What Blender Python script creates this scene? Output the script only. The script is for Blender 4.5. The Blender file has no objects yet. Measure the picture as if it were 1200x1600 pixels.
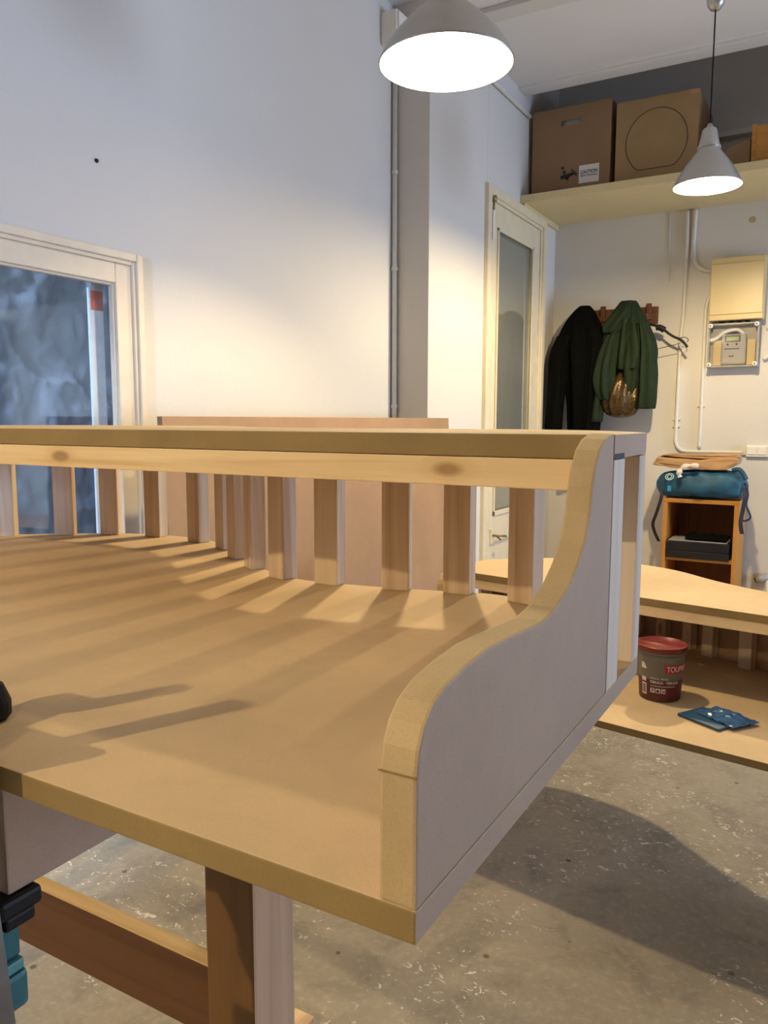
import bpy, bmesh, math, random
from mathutils import Vector, Matrix, noise
random.seed(7)
sc = bpy.context.scene
C = sc.collection
H = 1.30                      # eye level of the camera
FZ = 0.20                     # floor level
R = math.radians

# ------------------------------------------------------------------ camera
cam = bpy.data.cameras.new('camera'); cam.sensor_fit = 'VERTICAL'; cam.sensor_height = 36.0
cam.lens = 36.0*1230/1600; cam.clip_start = .02
co = bpy.data.objects.new('camera', cam); C.objects.link(co); sc.camera = co
p, yw, rl = R(6.67), R(30.0), R(-.10)
fw = Vector((-math.sin(yw)*math.cos(p), math.cos(yw)*math.cos(p), -math.sin(p)))
rt = Vector((math.cos(yw), math.sin(yw), 0)); up = rt.cross(fw)
rt2 = rt*math.cos(rl) - up*math.sin(rl); up2 = rt2.cross(fw)
M = Matrix.Identity(4)
for i in range(3):
    M[i][0] = rt2[i]; M[i][1] = up2[i]; M[i][2] = -fw[i]
M.translation = Vector((0, 0, H)); co.matrix_world = M

# ------------------------------------------------------------------ world, daylight, exposure
w = bpy.data.worlds.new('sky'); sc.world = w; w.use_nodes = True
w.node_tree.nodes['Background'].inputs[0].default_value = (.55, .7, 1, 1)
w.node_tree.nodes['Background'].inputs[1].default_value = .6
vs = sc.view_settings
vs.view_transform = 'Standard'; vs.look = 'None'; vs.gamma = 1; vs.use_curve_mapping = False
vs.exposure = 0.0
sc.cycles.use_denoising = True
sc.cycles.max_bounces = 8; sc.cycles.diffuse_bounces = 5
sc.cycles.sample_clamp_indirect = 4.0
WARM = (1.0, .765, .43); COOL = (.60, .73, 1.0)
LAMP_W = 82; SMALL_W = 98
def area(name, loc, target, sx, sy, power, col):
    l = bpy.data.lights.new(name, 'AREA'); l.shape = 'RECTANGLE'; l.size = sx; l.size_y = sy
    l.energy = power; l.color = col
    o = bpy.data.objects.new(name, l); C.objects.link(o); o.location = loc
    o.rotation_euler = (Vector(target)-Vector(loc)).to_track_quat('-Z', 'Y').to_euler()
    return o
# daylight through the shop window in the right wall, an added doorway in the front wall, and the light well
area('daylight_window', (3.55, 3.65, 1.25), (0, 3.4, 1.35), 1.5, 1.5, 114, COOL)
area('daylight_added_strip', (1.07, -4.4, 1.6), (-1.6, 1, 2.0), .14, 1.9, 210, (.45, .62, 1.0))  # added strip light that gives the left wall its cool edge
area('daylight_light_well', (-2.06, -.2, 2.9), (-2.40, 1.1, 1.2), .25, .4, 64, (.50, .70, 1))

# ------------------------------------------------------------------ materials
def newmat(name):
    m = bpy.data.materials.new(name); m.use_nodes = True
    nt = m.node_tree; b = nt.nodes['Principled BSDF']
    return m, nt, b
def N(nt, t, **k):
    n = nt.nodes.new(t)
    for a, v in k.items(): setattr(n, a, v)
    return n
def ramp(nt, fac, stops):
    r = N(nt, 'ShaderNodeValToRGB'); e = r.color_ramp.elements
    while len(e) < len(stops): e.new(.5)
    for i, (pp, c) in enumerate(stops): e[i].position = pp; e[i].color = (*c, 1)
    nt.links.new(fac, r.inputs[0]); return r.outputs[0]
def coords(nt, scale=(1, 1, 1), rnd=False):
    tc = N(nt, 'ShaderNodeTexCoord'); mp = N(nt, 'ShaderNodeMapping'); mp.inputs['Scale'].default_value = scale
    nt.links.new(tc.outputs['Object'], mp.inputs[0])
    if rnd:
        oi = N(nt, 'ShaderNodeObjectInfo'); ml = N(nt, 'ShaderNodeVectorMath', operation='SCALE')
        cb = N(nt, 'ShaderNodeCombineXYZ')
        for i in range(3): nt.links.new(oi.outputs['Random'], cb.inputs[i])
        nt.links.new(cb.outputs[0], ml.inputs[0]); ml.inputs['Scale'].default_value = 17.3
        ad = N(nt, 'ShaderNodeVectorMath', operation='ADD')
        nt.links.new(mp.outputs[0], ad.inputs[0]); nt.links.new(ml.outputs[0], ad.inputs[1]); return ad.outputs[0]
    return mp.outputs[0]
def noi(nt, vec, scale, detail=4, rough=.55, dist=0):
    n = N(nt, 'ShaderNodeTexNoise'); n.inputs['Scale'].default_value = scale; n.inputs['Detail'].default_value = detail
    n.inputs['Roughness'].default_value = rough; n.inputs['Distortion'].default_value = dist
    nt.links.new(vec, n.inputs['Vector']); return n.outputs['Fac']
def mixc(nt, a, b, fac, mode='MIX'):
    m = N(nt, 'ShaderNodeMix', data_type='RGBA', blend_type=mode)
    for k, v in (('A', a), ('B', b)):
        s = [i for i in m.inputs if i.name == k and i.type == 'RGBA'][0]
        if isinstance(v, tuple): s.default_value = (*v, 1)
        else: nt.links.new(v, s)
    if isinstance(fac, (int, float)): m.inputs[0].default_value = fac
    else: nt.links.new(fac, m.inputs[0])
    return [o for o in m.outputs if o.type == 'RGBA'][0]
def bump(nt, b, h, strength=.2, dist=.002):
    bp = N(nt, 'ShaderNodeBump'); bp.inputs['Strength'].default_value = strength; bp.inputs['Distance'].default_value = dist
    nt.links.new(h, bp.inputs['Height']); nt.links.new(bp.outputs[0], b.inputs['Normal'])
def plain(name, col, rough=.6, metal=0, spec=.5, var=.08, scale=30, bs=.0):
    m, nt, b = newmat(name); v = coords(nt); f = noi(nt, v, scale)
    lo = tuple(c*(1-var) for c in col); hi = tuple(min(1, c*(1+var)) for c in col)
    nt.links.new(ramp(nt, f, [(.3, lo), (.7, hi)]), b.inputs['Base Color'])
    b.inputs['Roughness'].default_value = rough; b.inputs['Metallic'].default_value = metal
    b.inputs['Specular IOR Level'].default_value = spec
    if bs: bump(nt, b, f, bs, .004)
    return m
def mdf(name, col, scale=1.0):
    m, nt, b = newmat(name); v = coords(nt)
    f1 = noi(nt, v, 3.2*scale, 3); f2 = noi(nt, v, 900, 2); f3 = noi(nt, v, 45, 4)
    lo = tuple(c*.86 for c in col); hi = tuple(c*1.12 for c in col)
    c1 = ramp(nt, f1, [(.3, lo), (.7, hi)])
    c2 = mixc(nt, c1, tuple(c*.55 for c in col), ramp(nt, f2, [(.52, (0,)*3), (.8, (.42,)*3)]))
    c3 = mixc(nt, c2, tuple(c*.8 for c in col), ramp(nt, f3, [(.45, (0,)*3), (.8, (.35,)*3)]))
    nt.links.new(c3, b.inputs['Base Color']); b.inputs['Roughness'].default_value = .62
    b.inputs['Specular IOR Level'].default_value = .3
    bump(nt, b, f2, .06, .0006); return m
def pine(name, axis, col=(.74, .55, .33), dark=(.52, .31, .14), knots=True, rough=.6, freq=1.0):
    m, nt, b = newmat(name)
    s = [42*freq]*3; s[axis] = 1.6
    v = coords(nt, tuple(s), True)
    f = noi(nt, v, 1.0, 3, .5, .9)
    c = ramp(nt, f, [(.30, dark), (.42, tuple((a*2+d)/3 for a, d in zip(col, dark))), (.55, col), (.75, tuple(min(1, a*1.12) for a in col))])
    s2 = [300]*3; s2[axis] = 12
    g = noi(nt, coords(nt, tuple(s2), True), 1.0, 2)
    c = mixc(nt, c, dark, ramp(nt, g, [(.5, (0,)*3), (.8, (.28,)*3)]))
    if knots:
        ks = [13.0]*3; ks[axis] = 5.5
        vo = N(nt, 'ShaderNodeTexVoronoi'); vo.inputs['Scale'].default_value = 1.0
        nt.links.new(coords(nt, tuple(ks), True), vo.inputs['Vector'])
        c = mixc(nt, c, (.16, .065, .025), ramp(nt, vo.outputs['Distance'], [(.08, (.95,)*3), (.12, (0,)*3)]))
        c = mixc(nt, c, dark, ramp(nt, vo.outputs['Distance'], [(.12, (.45,)*3), (.20, (0,)*3)]))
    nt.links.new(c, b.inputs['Base Color']); b.inputs['Roughness'].default_value = rough
    b.inputs['Specular IOR Level'].default_value = .3
    bump(nt, b, g, .12, .0008); return m
def glassy(name, base, refl, rough=.02, alpha=.0):
    # thin pane: clear body (or tinted film) with a surface reflection
    m, nt, b = newmat(name); nt.nodes.remove(b)
    tr = N(nt, 'ShaderNodeBsdfTransparent'); gl = N(nt, 'ShaderNodeBsdfGlossy'); gl.inputs['Roughness'].default_value = rough
    gl.inputs['Color'].default_value = (.9, .95, .93, 1)
    df = N(nt, 'ShaderNodeBsdfDiffuse')
    f = noi(nt, coords(nt), 4); nt.links.new(ramp(nt, f, [(.3, tuple(c*.9 for c in base)), (.7, base)]), df.inputs['Color'])
    m1 = N(nt, 'ShaderNodeMixShader'); m1.inputs[0].default_value = alpha
    nt.links.new(tr.outputs[0], m1.inputs[1]); nt.links.new(df.outputs[0], m1.inputs[2])
    m2 = N(nt, 'ShaderNodeMixShader'); m2.inputs[0].default_value = refl
    nt.links.new(m1.outputs[0], m2.inputs[1]); nt.links.new(gl.outputs[0], m2.inputs[2])
    nt.links.new(m2.outputs[0], nt.nodes['Material Output'].inputs['Surface']); return m
def wallpaint(name, col, bscale=9):
    m, nt, b = newmat(name); v = coords(nt)
    f = noi(nt, v, bscale, 5, .6); f0 = noi(nt, v, 1.1, 3); f2 = noi(nt, v, 90, 3)
    nt.links.new(ramp(nt, f0, [(.3, tuple(c*.95 for c in col)), (.7, col)]), b.inputs['Base Color'])
    b.inputs['Roughness'].default_value = .75; b.inputs['Specular IOR Level'].default_value = .25
    s = N(nt, 'ShaderNodeMath', operation='ADD'); nt.links.new(f, s.inputs[0]); nt.links.new(f2, s.inputs[1])
    bump(nt, b, s.outputs[0], .10, .01); return m
def concrete():
    m, nt, b = newmat('concrete_floor'); v = coords(nt)
    a = noi(nt, v, 1.6, 6, .62); d = noi(nt, v, 7, 7, .7, .6); e = noi(nt, v, 60, 4, .6)
    c = ramp(nt, a, [(.3, (.235, .205, .155)), (.7, (.40, .355, .275))])
    c = mixc(nt, c, (.15, .135, .11), ramp(nt, d, [(.48, (0,)*3), (.72, (.62,)*3)]))
    c = mixc(nt, c, (.46, .41, .33), ramp(nt, e, [(.5, (0,)*3), (.75, (.5,)*3)]))
    # white paint flecks in drifts
    ff = noi(nt, coords(nt, (1, 1.5, 1)), 40, 3, .6, 1.4); dr = noi(nt, v, 3.1, 3)
    mk = N(nt, 'ShaderNodeMath', operation='MULTIPLY')
    nt.links.new(ramp(nt, ff, [(.625, (0,)*3), (.64, (1,)*3)]), mk.inputs[0])
    nt.links.new(ramp(nt, dr, [(.49, (0,)*3), (.55, (1,)*3)]), mk.inputs[1])
    c = mixc(nt, c, (.72, .68, .6), mk.outputs[0])
    # dark drips
    vo = N(nt, 'ShaderNodeTexVoronoi'); vo.inputs['Scale'].default_value = 9; nt.links.new(v, vo.inputs['Vector'])
    c = mixc(nt, c, (.07, .06, .05), ramp(nt, vo.outputs['Distance'], [(.05, (.8,)*3), (.075, (0,)*3)]))
    nt.links.new(c, b.inputs['Base Color'])
    nt.links.new(ramp(nt, d, [(.3, (.45,)*3), (.7, (.7,)*3)]), b.inputs['Roughness'])
    bump(nt, b, d, .25, .004); return m
def emis(name, col, s):
    m, nt, b = newmat(name); b.inputs['Base Color'].default_value = (*col, 1)
    b.inputs['Emission Color'].default_value = (*col, 1); b.inputs['Emission Strength'].default_value = s; return m

WALLD = wallpaint('grey_brown_wall_paint', (.22, .19, .15)); WALL = wallpaint('white_wall_paint', (.67, .655, .62)); CEIL = wallpaint('ceiling_paint', (.76, .75, .73))
CREAM = plain('cream_gloss_paint', (.74, .66, .48), .4, var=.05, scale=14, bs=.05)
TAN = plain('window_frame_paint', (.70, .62, .49), .45, var=.05, scale=14, bs=.05)
MDF = mdf('mdf_board', (.575, .43, .25)); MDFD = mdf('mdf_panel_brown', (.37, .235, .135)); MDFE = mdf('mdf_cut_edge', (.27, .19, .075), 3)
MDFS = mdf('mdf_cool_lit', (.52, .39, .29)); MDFB = mdf('mdf_edge_band', (.47, .355, .19), 2)  # side material carries the cool window light in its colour
PX = pine('pine_lengthwise', 0, (.80, .62, .36), (.62, .42, .19)); PZ = pine('pine_upright', 2, (.62, .50, .36), (.45, .30, .17)); PY = pine('pine_depthwise', 1)
PZL = pine('pale_pine_upright', 2, (.78, .70, .60), (.60, .48, .36)); PZT = pine('lit_knotty_pine_upright', 2, (.62, .425, .28), (.47, .30, .175)); PZD = pine('shaded_pine_upright', 2, (.145, .072, .022), (.10, .043, .013)); PXD = pine('shaded_pine_lengthwise', 0, (.115, .052, .016), (.08, .033, .010))  # dark trestle pines carry painted shade, the knotty one the lit side
CARD = plain('cardboard', (.27, .165, .085), .8, var=.06, scale=8); CARD2 = plain('cardboard_light', (.33, .215, .10), .8, var=.06, scale=8)
SHELFM = plain('cream_shelf_board', (.66, .56, .31), .5, var=.04, scale=5)
ORANGE = pine('orange_veneer', 2, (.50, .235, .05), (.40, .17, .035), False)
ORANGEH = pine('orange_veneer_flat', 0, (.50, .235, .05), (.40, .17, .035), False)
SHADEBACK = pine('shaded_cabinet_back', 2, (.16, .062, .014), (.11, .04, .01), False); DARKWOOD = pine('dark_coat_rack_wood', 0, (.13, .05, .022), (.07, .025, .012), False)
PVC = plain('white_painted_conduit', (.68, .66, .605), .45, var=.03); METAL = plain('brushed_aluminium', (.52, .51, .475), .38, .75, var=.05, scale=12)
LINER = plain('white_lamp_liner', (.92, .90, .86), .5, var=.01); BLACK = plain('black_plastic', (.010, .010, .011), .5, spec=.25)
STEEL = plain('clamp_steel', (.20, .185, .165), .35, 1, var=.12, scale=60); TEAL = plain('teal_plastic', (.03, .17, .20), .32, var=.12, scale=25)
TEALL = plain('light_teal_plastic', (.11, .36, .36), .35, var=.08)
WHITEP = plain('white_plastic', (.80, .78, .72), .35, var=.02); TANP = plain('beige_plastic', (.62, .49, .24), .35, var=.03, scale=5)
GREYP = plain('grey_plastic', (.36, .35, .34), .4, var=.04); DGREY = plain('dark_grey_plastic', (.09, .09, .085), .5); LCD = plain('lcd_green', (.30, .38, .16), .3)
INK = plain('black_ink', (.02, .018, .015), .7); PAPERW = plain('white_paper', (.72, .69, .66), .7, var=.02)
RED = plain('red_lid_plastic', (.19, .018, .016), .35, var=.06); BUCK = plain('grey_bucket_plastic', (.17, .155, .125), .45, var=.04); BUCKR = plain('dark_red_print', (.115, .012, .014), .45)
REDLOGO = plain('red_logo_print', (.42, .02, .02), .5); WPRINT = plain('white_print', (.78, .74, .70), .5, var=.02)
BLUEB = plain('blue_packet_paper', (.02, .075, .15), .4, var=.15); BLUEF = plain('blue_plastic_film', (.03, .10, .23), .12, var=.25, scale=60, bs=.4)
CLOTHK = plain('black_jacket_cloth', (.0022, .0025, .0022), .9, spec=.05, var=.3, scale=40, bs=.3); CLOTHG = plain('dark_green_jacket_cloth', (.014, .024, .0125), .8, spec=.12, var=.15, scale=30, bs=.25)
BRONZE = plain('shiny_bronze_fabric', (.085, .052, .018), .24, .5, var=.5, scale=70, bs=.8)
DRY = plain('teal_blue_bag_fabric', (.005, .068, .135), .6, var=.25, scale=22, bs=.3); NAVY = plain('navy_webbing', (.008, .014, .05), .7)
KRAFT = plain('kraft_paper', (.40, .235, .11), .5, var=.10, scale=12, bs=.25); TOGGLE = plain('off_white_cloth', (.66, .62, .54), .8)
SKYBLUE = plain('light_blue_patch', (.02, .22, .50), .6); PRINTB = plain('pale_blue_print', (.42, .58, .62), .6)
PLASTER = wallpaint('peeling_plaster', (.33, .37, .42), 22); STRIP = plain('blue_white_strip', (.66, .76, .86), .5)
STICK = plain('red_orange_sticker', (.46, .07, .03), .6); BRASS = plain('old_brass', (.32, .25, .12), .4, .8)
CLEAR = glassy('clear_window_glass', (.5, .6, .7), .05); DOORG = glassy('dull_door_glass', (.26, .27, .235), .40, .09, .92); METERG = glassy('meter_cover_clear', (.6, .6, .55), .08, .05, .02)
DARKROOM = plain('dark_room_paint', (.2, .2, .19), .9); FLOORM = concrete(); SPOT = plain('brown_wall_stain', (.46, .36, .21), .8)

# ------------------------------------------------------------------ mesh helpers
def meshobj(name, bm, mat, parent=None, smooth=False):
    bmesh.ops.recalc_face_normals(bm, faces=bm.faces)
    me = bpy.data.meshes.new(name); bm.to_mesh(me); bm.free()
    mats = mat if isinstance(mat, (list, tuple)) else [mat]
    for m in mats: me.materials.append(m)
    if smooth:
        for f in me.polygons: f.use_smooth = True
    o = bpy.data.objects.new(name, me); C.objects.link(o)
    if parent is not None:
        o.parent = parent; o.matrix_parent_inverse = Matrix.Identity(4)
    return o
def rootm(o):
    m = Matrix.Identity(4); ch = []
    while o is not None: ch.append(o); o = o.parent
    for q in reversed(ch): m = m @ Matrix.LocRotScale(q.location, q.rotation_euler, q.scale)
    return m
def part(name, bm, mat, root, smooth=False, label=None):
    """bm is given in world coordinates; stored in the root's own frame"""
    bmesh.ops.transform(bm, matrix=rootm(root).inverted(), verts=bm.verts)
    o = meshobj(name, bm, mat, root, smooth)
    if label: o['label'] = label
    return o
def thing(name, label, cat, loc, rz=0, group=None):
    o = bpy.data.objects.new(name, None); C.objects.link(o); o.location = loc; o.rotation_euler = (0, 0, rz)
    o.empty_display_size = .1; o['label'] = label; o['category'] = cat
    if group: o['group'] = group
    return o
def single(name, label, cat, bm, mat, loc, smooth=False, group=None):
    bmesh.ops.translate(bm, vec=-Vector(loc), verts=bm.verts)
    o = meshobj(name, bm, mat, None, smooth); o.location = loc; o['label'] = label; o['category'] = cat
    if group: o['group'] = group
    return o
def struct(name, bm, mat, label, cat, smooth=False):
    o = meshobj(name, bm, mat, None, smooth); o['kind'] = 'structure'; o['label'] = label; o['category'] = cat; return o
def structroot(name, label, cat, loc):
    o = thing(name, label, cat, loc); o['kind'] = 'structure'; return o
def NB(): return bmesh.new()
def box(bm, a, b, bev=0, rz=0, piv=None, seg=2):
    t = bmesh.new(); bmesh.ops.create_cube(t, size=1)
    for v in t.verts: v.co = Vector([(a[i]+b[i])/2 + v.co[i]*(b[i]-a[i]) for i in range(3)])
    if bev: bmesh.ops.bevel(t, geom=t.edges[:], offset=bev, segments=seg, affect='EDGES', profile=.6)
    if rz: bmesh.ops.rotate(t, cent=piv or ((a[0]+b[0])/2, (a[1]+b[1])/2, 0), matrix=Matrix.Rotation(rz, 3, 'Z'), verts=t.verts)
    merge(bm, t); return bm
def merge(bm, t):
    me = bpy.data.meshes.new('tmp'); t.to_mesh(me); t.free(); bm.from_mesh(me); bpy.data.meshes.remove(me)
def prism(bm, pts, lo, hi, axis, bev=0):
    """outline pts (2-D) extruded along axis from lo to hi; axis 0: pts are (y,z); 1: (x,z); 2: (x,y)"""
    t = bmesh.new()
    def P(q, h): return (h, q[0], q[1]) if axis == 0 else (q[0], h, q[1]) if axis == 1 else (q[0], q[1], h)
    v0 = [t.verts.new(P(q, lo)) for q in pts]; v1 = [t.verts.new(P(q, hi)) for q in pts]
    n = len(pts); t.faces.new(v0); t.faces.new(v1[::-1])
    for i in range(n): t.faces.new((v0[i], v0[(i+1) % n], v1[(i+1) % n], v1[i]))
    bmesh.ops.recalc_face_normals(t, faces=t.faces)
    if bev:
        es = [e for e in t.edges if len(e.link_faces) == 2 and e.calc_face_angle(0) > 1.2]
        bmesh.ops.bevel(t, geom=es, offset=bev, segments=2, affect='EDGES', profile=.6)
    merge(bm, t); return bm
def lathe(bm, prof, cx, cy, seg=40, cap0=False, cap1=False):
    rings = []
    for r, z in prof:
        rings.append([bm.verts.new((cx+r*math.cos(2*math.pi*i/seg), cy+r*math.sin(2*math.pi*i/seg), z)) for i in range(seg)])
    for a, b in zip(rings, rings[1:]):
        for i in range(seg): bm.faces.new((a[i], a[(i+1) % seg], b[(i+1) % seg], b[i]))
    if cap0: bm.faces.new(rings[0])
    if cap1: bm.faces.new(rings[-1][::-1])
    return bm
def tube(bm, pts, r, seg=10, rr=None):
    pts = [Vector(q) for q in pts]; rings = []; prev = None
    for i, q in enumerate(pts):
        d = (pts[min(i+1, len(pts)-1)]-pts[max(i-1, 0)]).normalized()
        if prev is None: a = d.orthogonal().normalized()
        else: a = (prev-d*prev.dot(d)).normalized()
        prev = a; b = d.cross(a); rad = rr[i] if rr else r
        rings.append([bm.verts.new(q+(a*math.cos(2*math.pi*k/seg)+b*math.sin(2*math.pi*k/seg))*rad) for k in range(seg)])
    for A, B in zip(rings, rings[1:]):
        for k in range(seg): bm.faces.new((A[k], A[(k+1) % seg], B[(k+1) % seg], B[k]))
    bm.faces.new(rings[0][::-1]); bm.faces.new(rings[-1]); return bm
def smooth_path(pts, n=6, closed=False):
    out = []; P = [Vector(q) for q in pts]; L = len(P)
    for i in range(L-1 if not closed else L):
        p0, p1, p2, p3 = (P[(i-1) % L] if closed or i > 0 else P[0]), P[i], P[(i+1) % L], (P[(i+2) % L] if closed or i+2 < L else P[-1])
        for k in range(n):
            t = k/n
            out.append(.5*((2*p1)+(p2-p0)*t+(2*p0-5*p1+4*p2-p3)*t*t+(3*p1-p0-3*p2+p3)*t**3))
    if not closed: out.append(P[-1])
    return out
def loft(bm, secs, seg=36, folds=9, amp=.12, ph=0, cap=True):
    """garment tube: secs = [(x,y,z,halfwidth,halfdepth[,fold amp])], folds ripple round the section"""
    sp = smooth_path([Vector((s[0], s[1], s[2])) for s in secs], 5)
    sd = smooth_path([Vector((s[3], s[4], s[5] if len(s) > 5 else amp)) for s in secs], 5)
    rings = []
    for j, (c, d) in enumerate(zip(sp, sd)):
        ring = []
        for i in range(seg):
            th = 2*math.pi*i/seg
            f = 1+1.5*d.z*(2*abs(math.sin(folds*th/2+ph+.045*j))-1.27)+.8*d.z*math.sin(2*th+ph*2.1+.08*j)
            f += .35*d.z*noise.noise(Vector((math.cos(th)*2+ph, math.sin(th)*2, j*.25)))
            ring.append(bm.verts.new((c.x+d.x*f*math.cos(th), c.y+d.y*f*math.sin(th), c.z)))
        rings.append(ring)
    for a, b in zip(rings, rings[1:]):
        for i in range(seg): bm.faces.new((a[i], a[(i+1) % seg], b[(i+1) % seg], b[i]))
    if cap: bm.faces.new(rings[0]); bm.faces.new(rings[-1][::-1])
    return bm
def textmesh(s, size, bold=0.0):
    cu = bpy.data.curves.new('txt', 'FONT'); cu.body = s; cu.size = size; cu.extrude = 0; cu.offset = bold; cu.align_x = 'LEFT'
    o = bpy.data.objects.new('txt', cu); C.objects.link(o); bpy.context.view_layer.update()
    me = bpy.data.meshes.new_from_object(o.evaluated_get(bpy.context.evaluated_depsgraph_get()))
    bpy.data.objects.remove(o); t = bmesh.new(); t.from_mesh(me); bpy.data.meshes.remove(me); return t

# ------------------------------------------------------------------ the room
X1, X2, PV, YB, ZC = -1.7315, -1.56, 3.0786, 4.765, 3.024
XR, YF = 3.6, -2.2
b = NB(); box(b, (-2.7, -4.8, FZ-.1), (XR+.2, YB+.2, FZ)); struct('floor', b, FLOORM, 'worn concrete workshop floor flecked with white paint', 'floor')
b = NB(); box(b, (X1-.02, YF-.2, ZC), (XR+.2, 4.092, ZC+.15)); box(b, (X2-.2, 4.092, 3.32), (XR+.2, YB+.2, 3.42))
struct('ceiling', b, CEIL, 'off-white plaster ceiling over the lamps', 'ceiling')
b = NB(); box(b, (X2, 4.092, 3.008), (XR, 4.195, 3.32), .004); struct('trim_1', b, CEIL, 'plastered lintel in front of the dark storage loft', 'lintel')
b = NB(); box(b, (.9, 4.196, 2.2), (XR, YB, 3.32)); struct('wall_loft_blocker', b, WALL, 'added white block keeping window light out of the loft', 'wall')  # unseen block added to keep window light out of the loft
b = NB(); box(b, (X2, 3.275, ZC-.022), (XR, 3.372, ZC), .003); struct('trim_2', b, WALL, 'flat white strip running across the ceiling behind the big lamp', 'trim')
# left wall with the window opening (y .15..1.595, z .55..1.745), set back from the door section by a pillar step
WY0, WY1, WZ0, WZ1 = .06, 1.600, .445, 1.738
b = NB()
for a, c in (((X1-.07, YF, 0), (X1, WY0, ZC)), ((X1-.07, WY1, 0), (X1, PV+.02, ZC)), ((X1-.07, WY0, WZ1), (X1, WY1, ZC)), ((X1-.07, WY0, 0), (X1, WY1, WZ0))): box(b, a, c)
DY0, DY1, DZ1 = 3.70, 4.515, 2.412      # door opening in the nearer section
for a, c in (((X1-.16, PV, 0), (X2, DY0, 3.42)), ((X1-.16, DY1, 0), (X2, YB+.2, 3.42)), ((X1-.16, DY0, DZ1), (X2, DY1, 3.42))): box(b, a, c, .003)
struct('wall_left', b, WALL, 'tall white wall with a shallow step, holding the window and the glazed door', 'wall')
b = NB(); box(b, (X2-.2, YB, 0), (XR+.2, YB+.2, 3.42)); struct('wall_back', b, WALL, 'white back wall behind the jackets and the meter', 'wall')
b = NB()
for a, c in (((XR, YF, 0), (XR+.2, 2.85, ZC)), ((XR, 4.45, 0), (XR+.2, YB, ZC)), ((XR, 2.85, 0), (XR+.2, 4.45, .45)), ((XR, 2.85, 2.05), (XR+.2, 4.45, ZC))): box(b, a, c)
struct('wall_right', b, WALLD, 'grey-brown wall with the wide shop window, right of the camera', 'wall')
b = NB()
for a, c in (((X1-.16, YF-.08, 0), (-.75, YF, ZC)), ((.15, YF-.08, 0), (XR+.2, YF, ZC)), ((-.75, YF-.08, 2.75), (.15, YF, ZC))): box(b, a, c)  # doorway jamb placed to cut the daylight edge on the left wall
struct('wall_front', b, WALLD, 'grey-brown wall with an added doorway shaping the daylight, behind the camera', 'wall')
wr = structroot('window_2', 'shop window in the right wall', 'window', (XR+.05, 3.65, .45))
b = NB()
for a, c in (((XR+.02, 2.85, .45), (XR+.08, 2.91, 2.05)), ((XR+.02, 4.39, .45), (XR+.08, 4.45, 2.05)), ((XR+.02, 3.62, .45), (XR+.08, 3.68, 2.05)), ((XR+.02, 2.85, .45), (XR+.08, 4.45, .51)), ((XR+.02, 2.85, 1.99), (XR+.08, 4.45, 2.05))): box(b, a, c, .004)
part('window_frame', b, CREAM, wr)
# light well behind the left window: peeling plaster wall
b = NB(); nx, nz = 190, 160; g = []
for i in range(nx+1):
    row = []
    for k in range(nz+1):
        y = -.2+2.8*i/nx; z = .2+2.9*k/nz
        q = Vector((y*2.1, z*2.1, 3.3)); n1 = noise.fractal(q, 1.0, 2.0, 4); pl = noise.noise(Vector((y*1.7+4, z*2.6, 1)))+.25*noise.noise(Vector((y*7, z*7, 5)))
        d = .02*n1 + .035*max(0, min(1, (pl-.08)*16)) + .014*noise.noise(Vector((y*17, z*17, 2))) + .010*noise.noise(Vector((y*38, z*38, 4))) + .022*abs(noise.noise(Vector((y*8, z*11, 7))))
        row.append(b.verts.new((-2.40+d, y, z)))
    g.append(row)
for i in range(nx):
    for k in range(nz): b.faces.new((g[i][k], g[i+1][k], g[i+1][k+1], g[i][k+1]))
struct('wall_courtyard', b, PLASTER, 'blue-lit peeling plaster wall seen through the window', 'wall', True)
b = NB(); box(b, (-2.6, 2.55, 0), (X1-.16, 2.65, 3.6)); box(b, (-2.6, -.5, 0), (X1-.16, -.4, 3.6)); box(b, (-2.6, -.5, 0), (-2.5, 2.65, 3.6))
struct('wall_light_well', b, PLASTER, 'plain side walls of the light well outside the window', 'wall')
# window_1: moulded frame with a single pane
wn = structroot('window_1', 'cream-framed window looking out on a blue plaster wall', 'window', (X1, .85, .5))
def frame_ring(y0, y1, z0, z1, wd, x0, x1, bev=.004):
    b = NB()
    for a, c in (((x0, y0, z0), (x1, y0+wd, z1)), ((x0, y1-wd, z0), (x1, y1, z1)), ((x0, y0+wd, z1-wd), (x1, y1-wd, z1)), ((x0, y0+wd, z0), (x1, y1-wd, z0+wd))): box(b, a, c, bev)
    return b
part('architrave', frame_ring(.045, 1.611, .43, 1.751, .022, X1-.01, X1+.030), TAN, wn)
part('inner_moulding', frame_ring(.063, 1.594, .448, 1.733, .014, X1-.01, X1+.021), TAN, wn)
part('casing', frame_ring(.076, 1.581, .46, 1.720, .054, X1-.018, X1+.013), TAN, wn)
part('sash', frame_ring(.122, 1.534, .505, 1.672, .012, X1-.014, X1+.004), TAN, wn)
b = NB(); box(b, (X1-.010, .13, .512), (X1-.006, 1.527, 1.663)); part('pane', b, CLEAR, wn)
b = NB(); box(b, (X1-.058, 1.488, .5), (X1-.050, 1.536, 1.655), .002); st = part('reveal_strip', b, STRIP, wn)
b = NB(); box(b, (X1-.0495, 1.494, 1.596), (X1-.0465, 1.533, 1.648), .001); part('sticker', b, STICK, wn, label='small red-orange sticker')
b = NB(); box(b, (X1-.0495, 1.494, 1.650), (X1-.0455, 1.533, 1.676), .002); part('catch', b, GREYP, wn)
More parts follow.
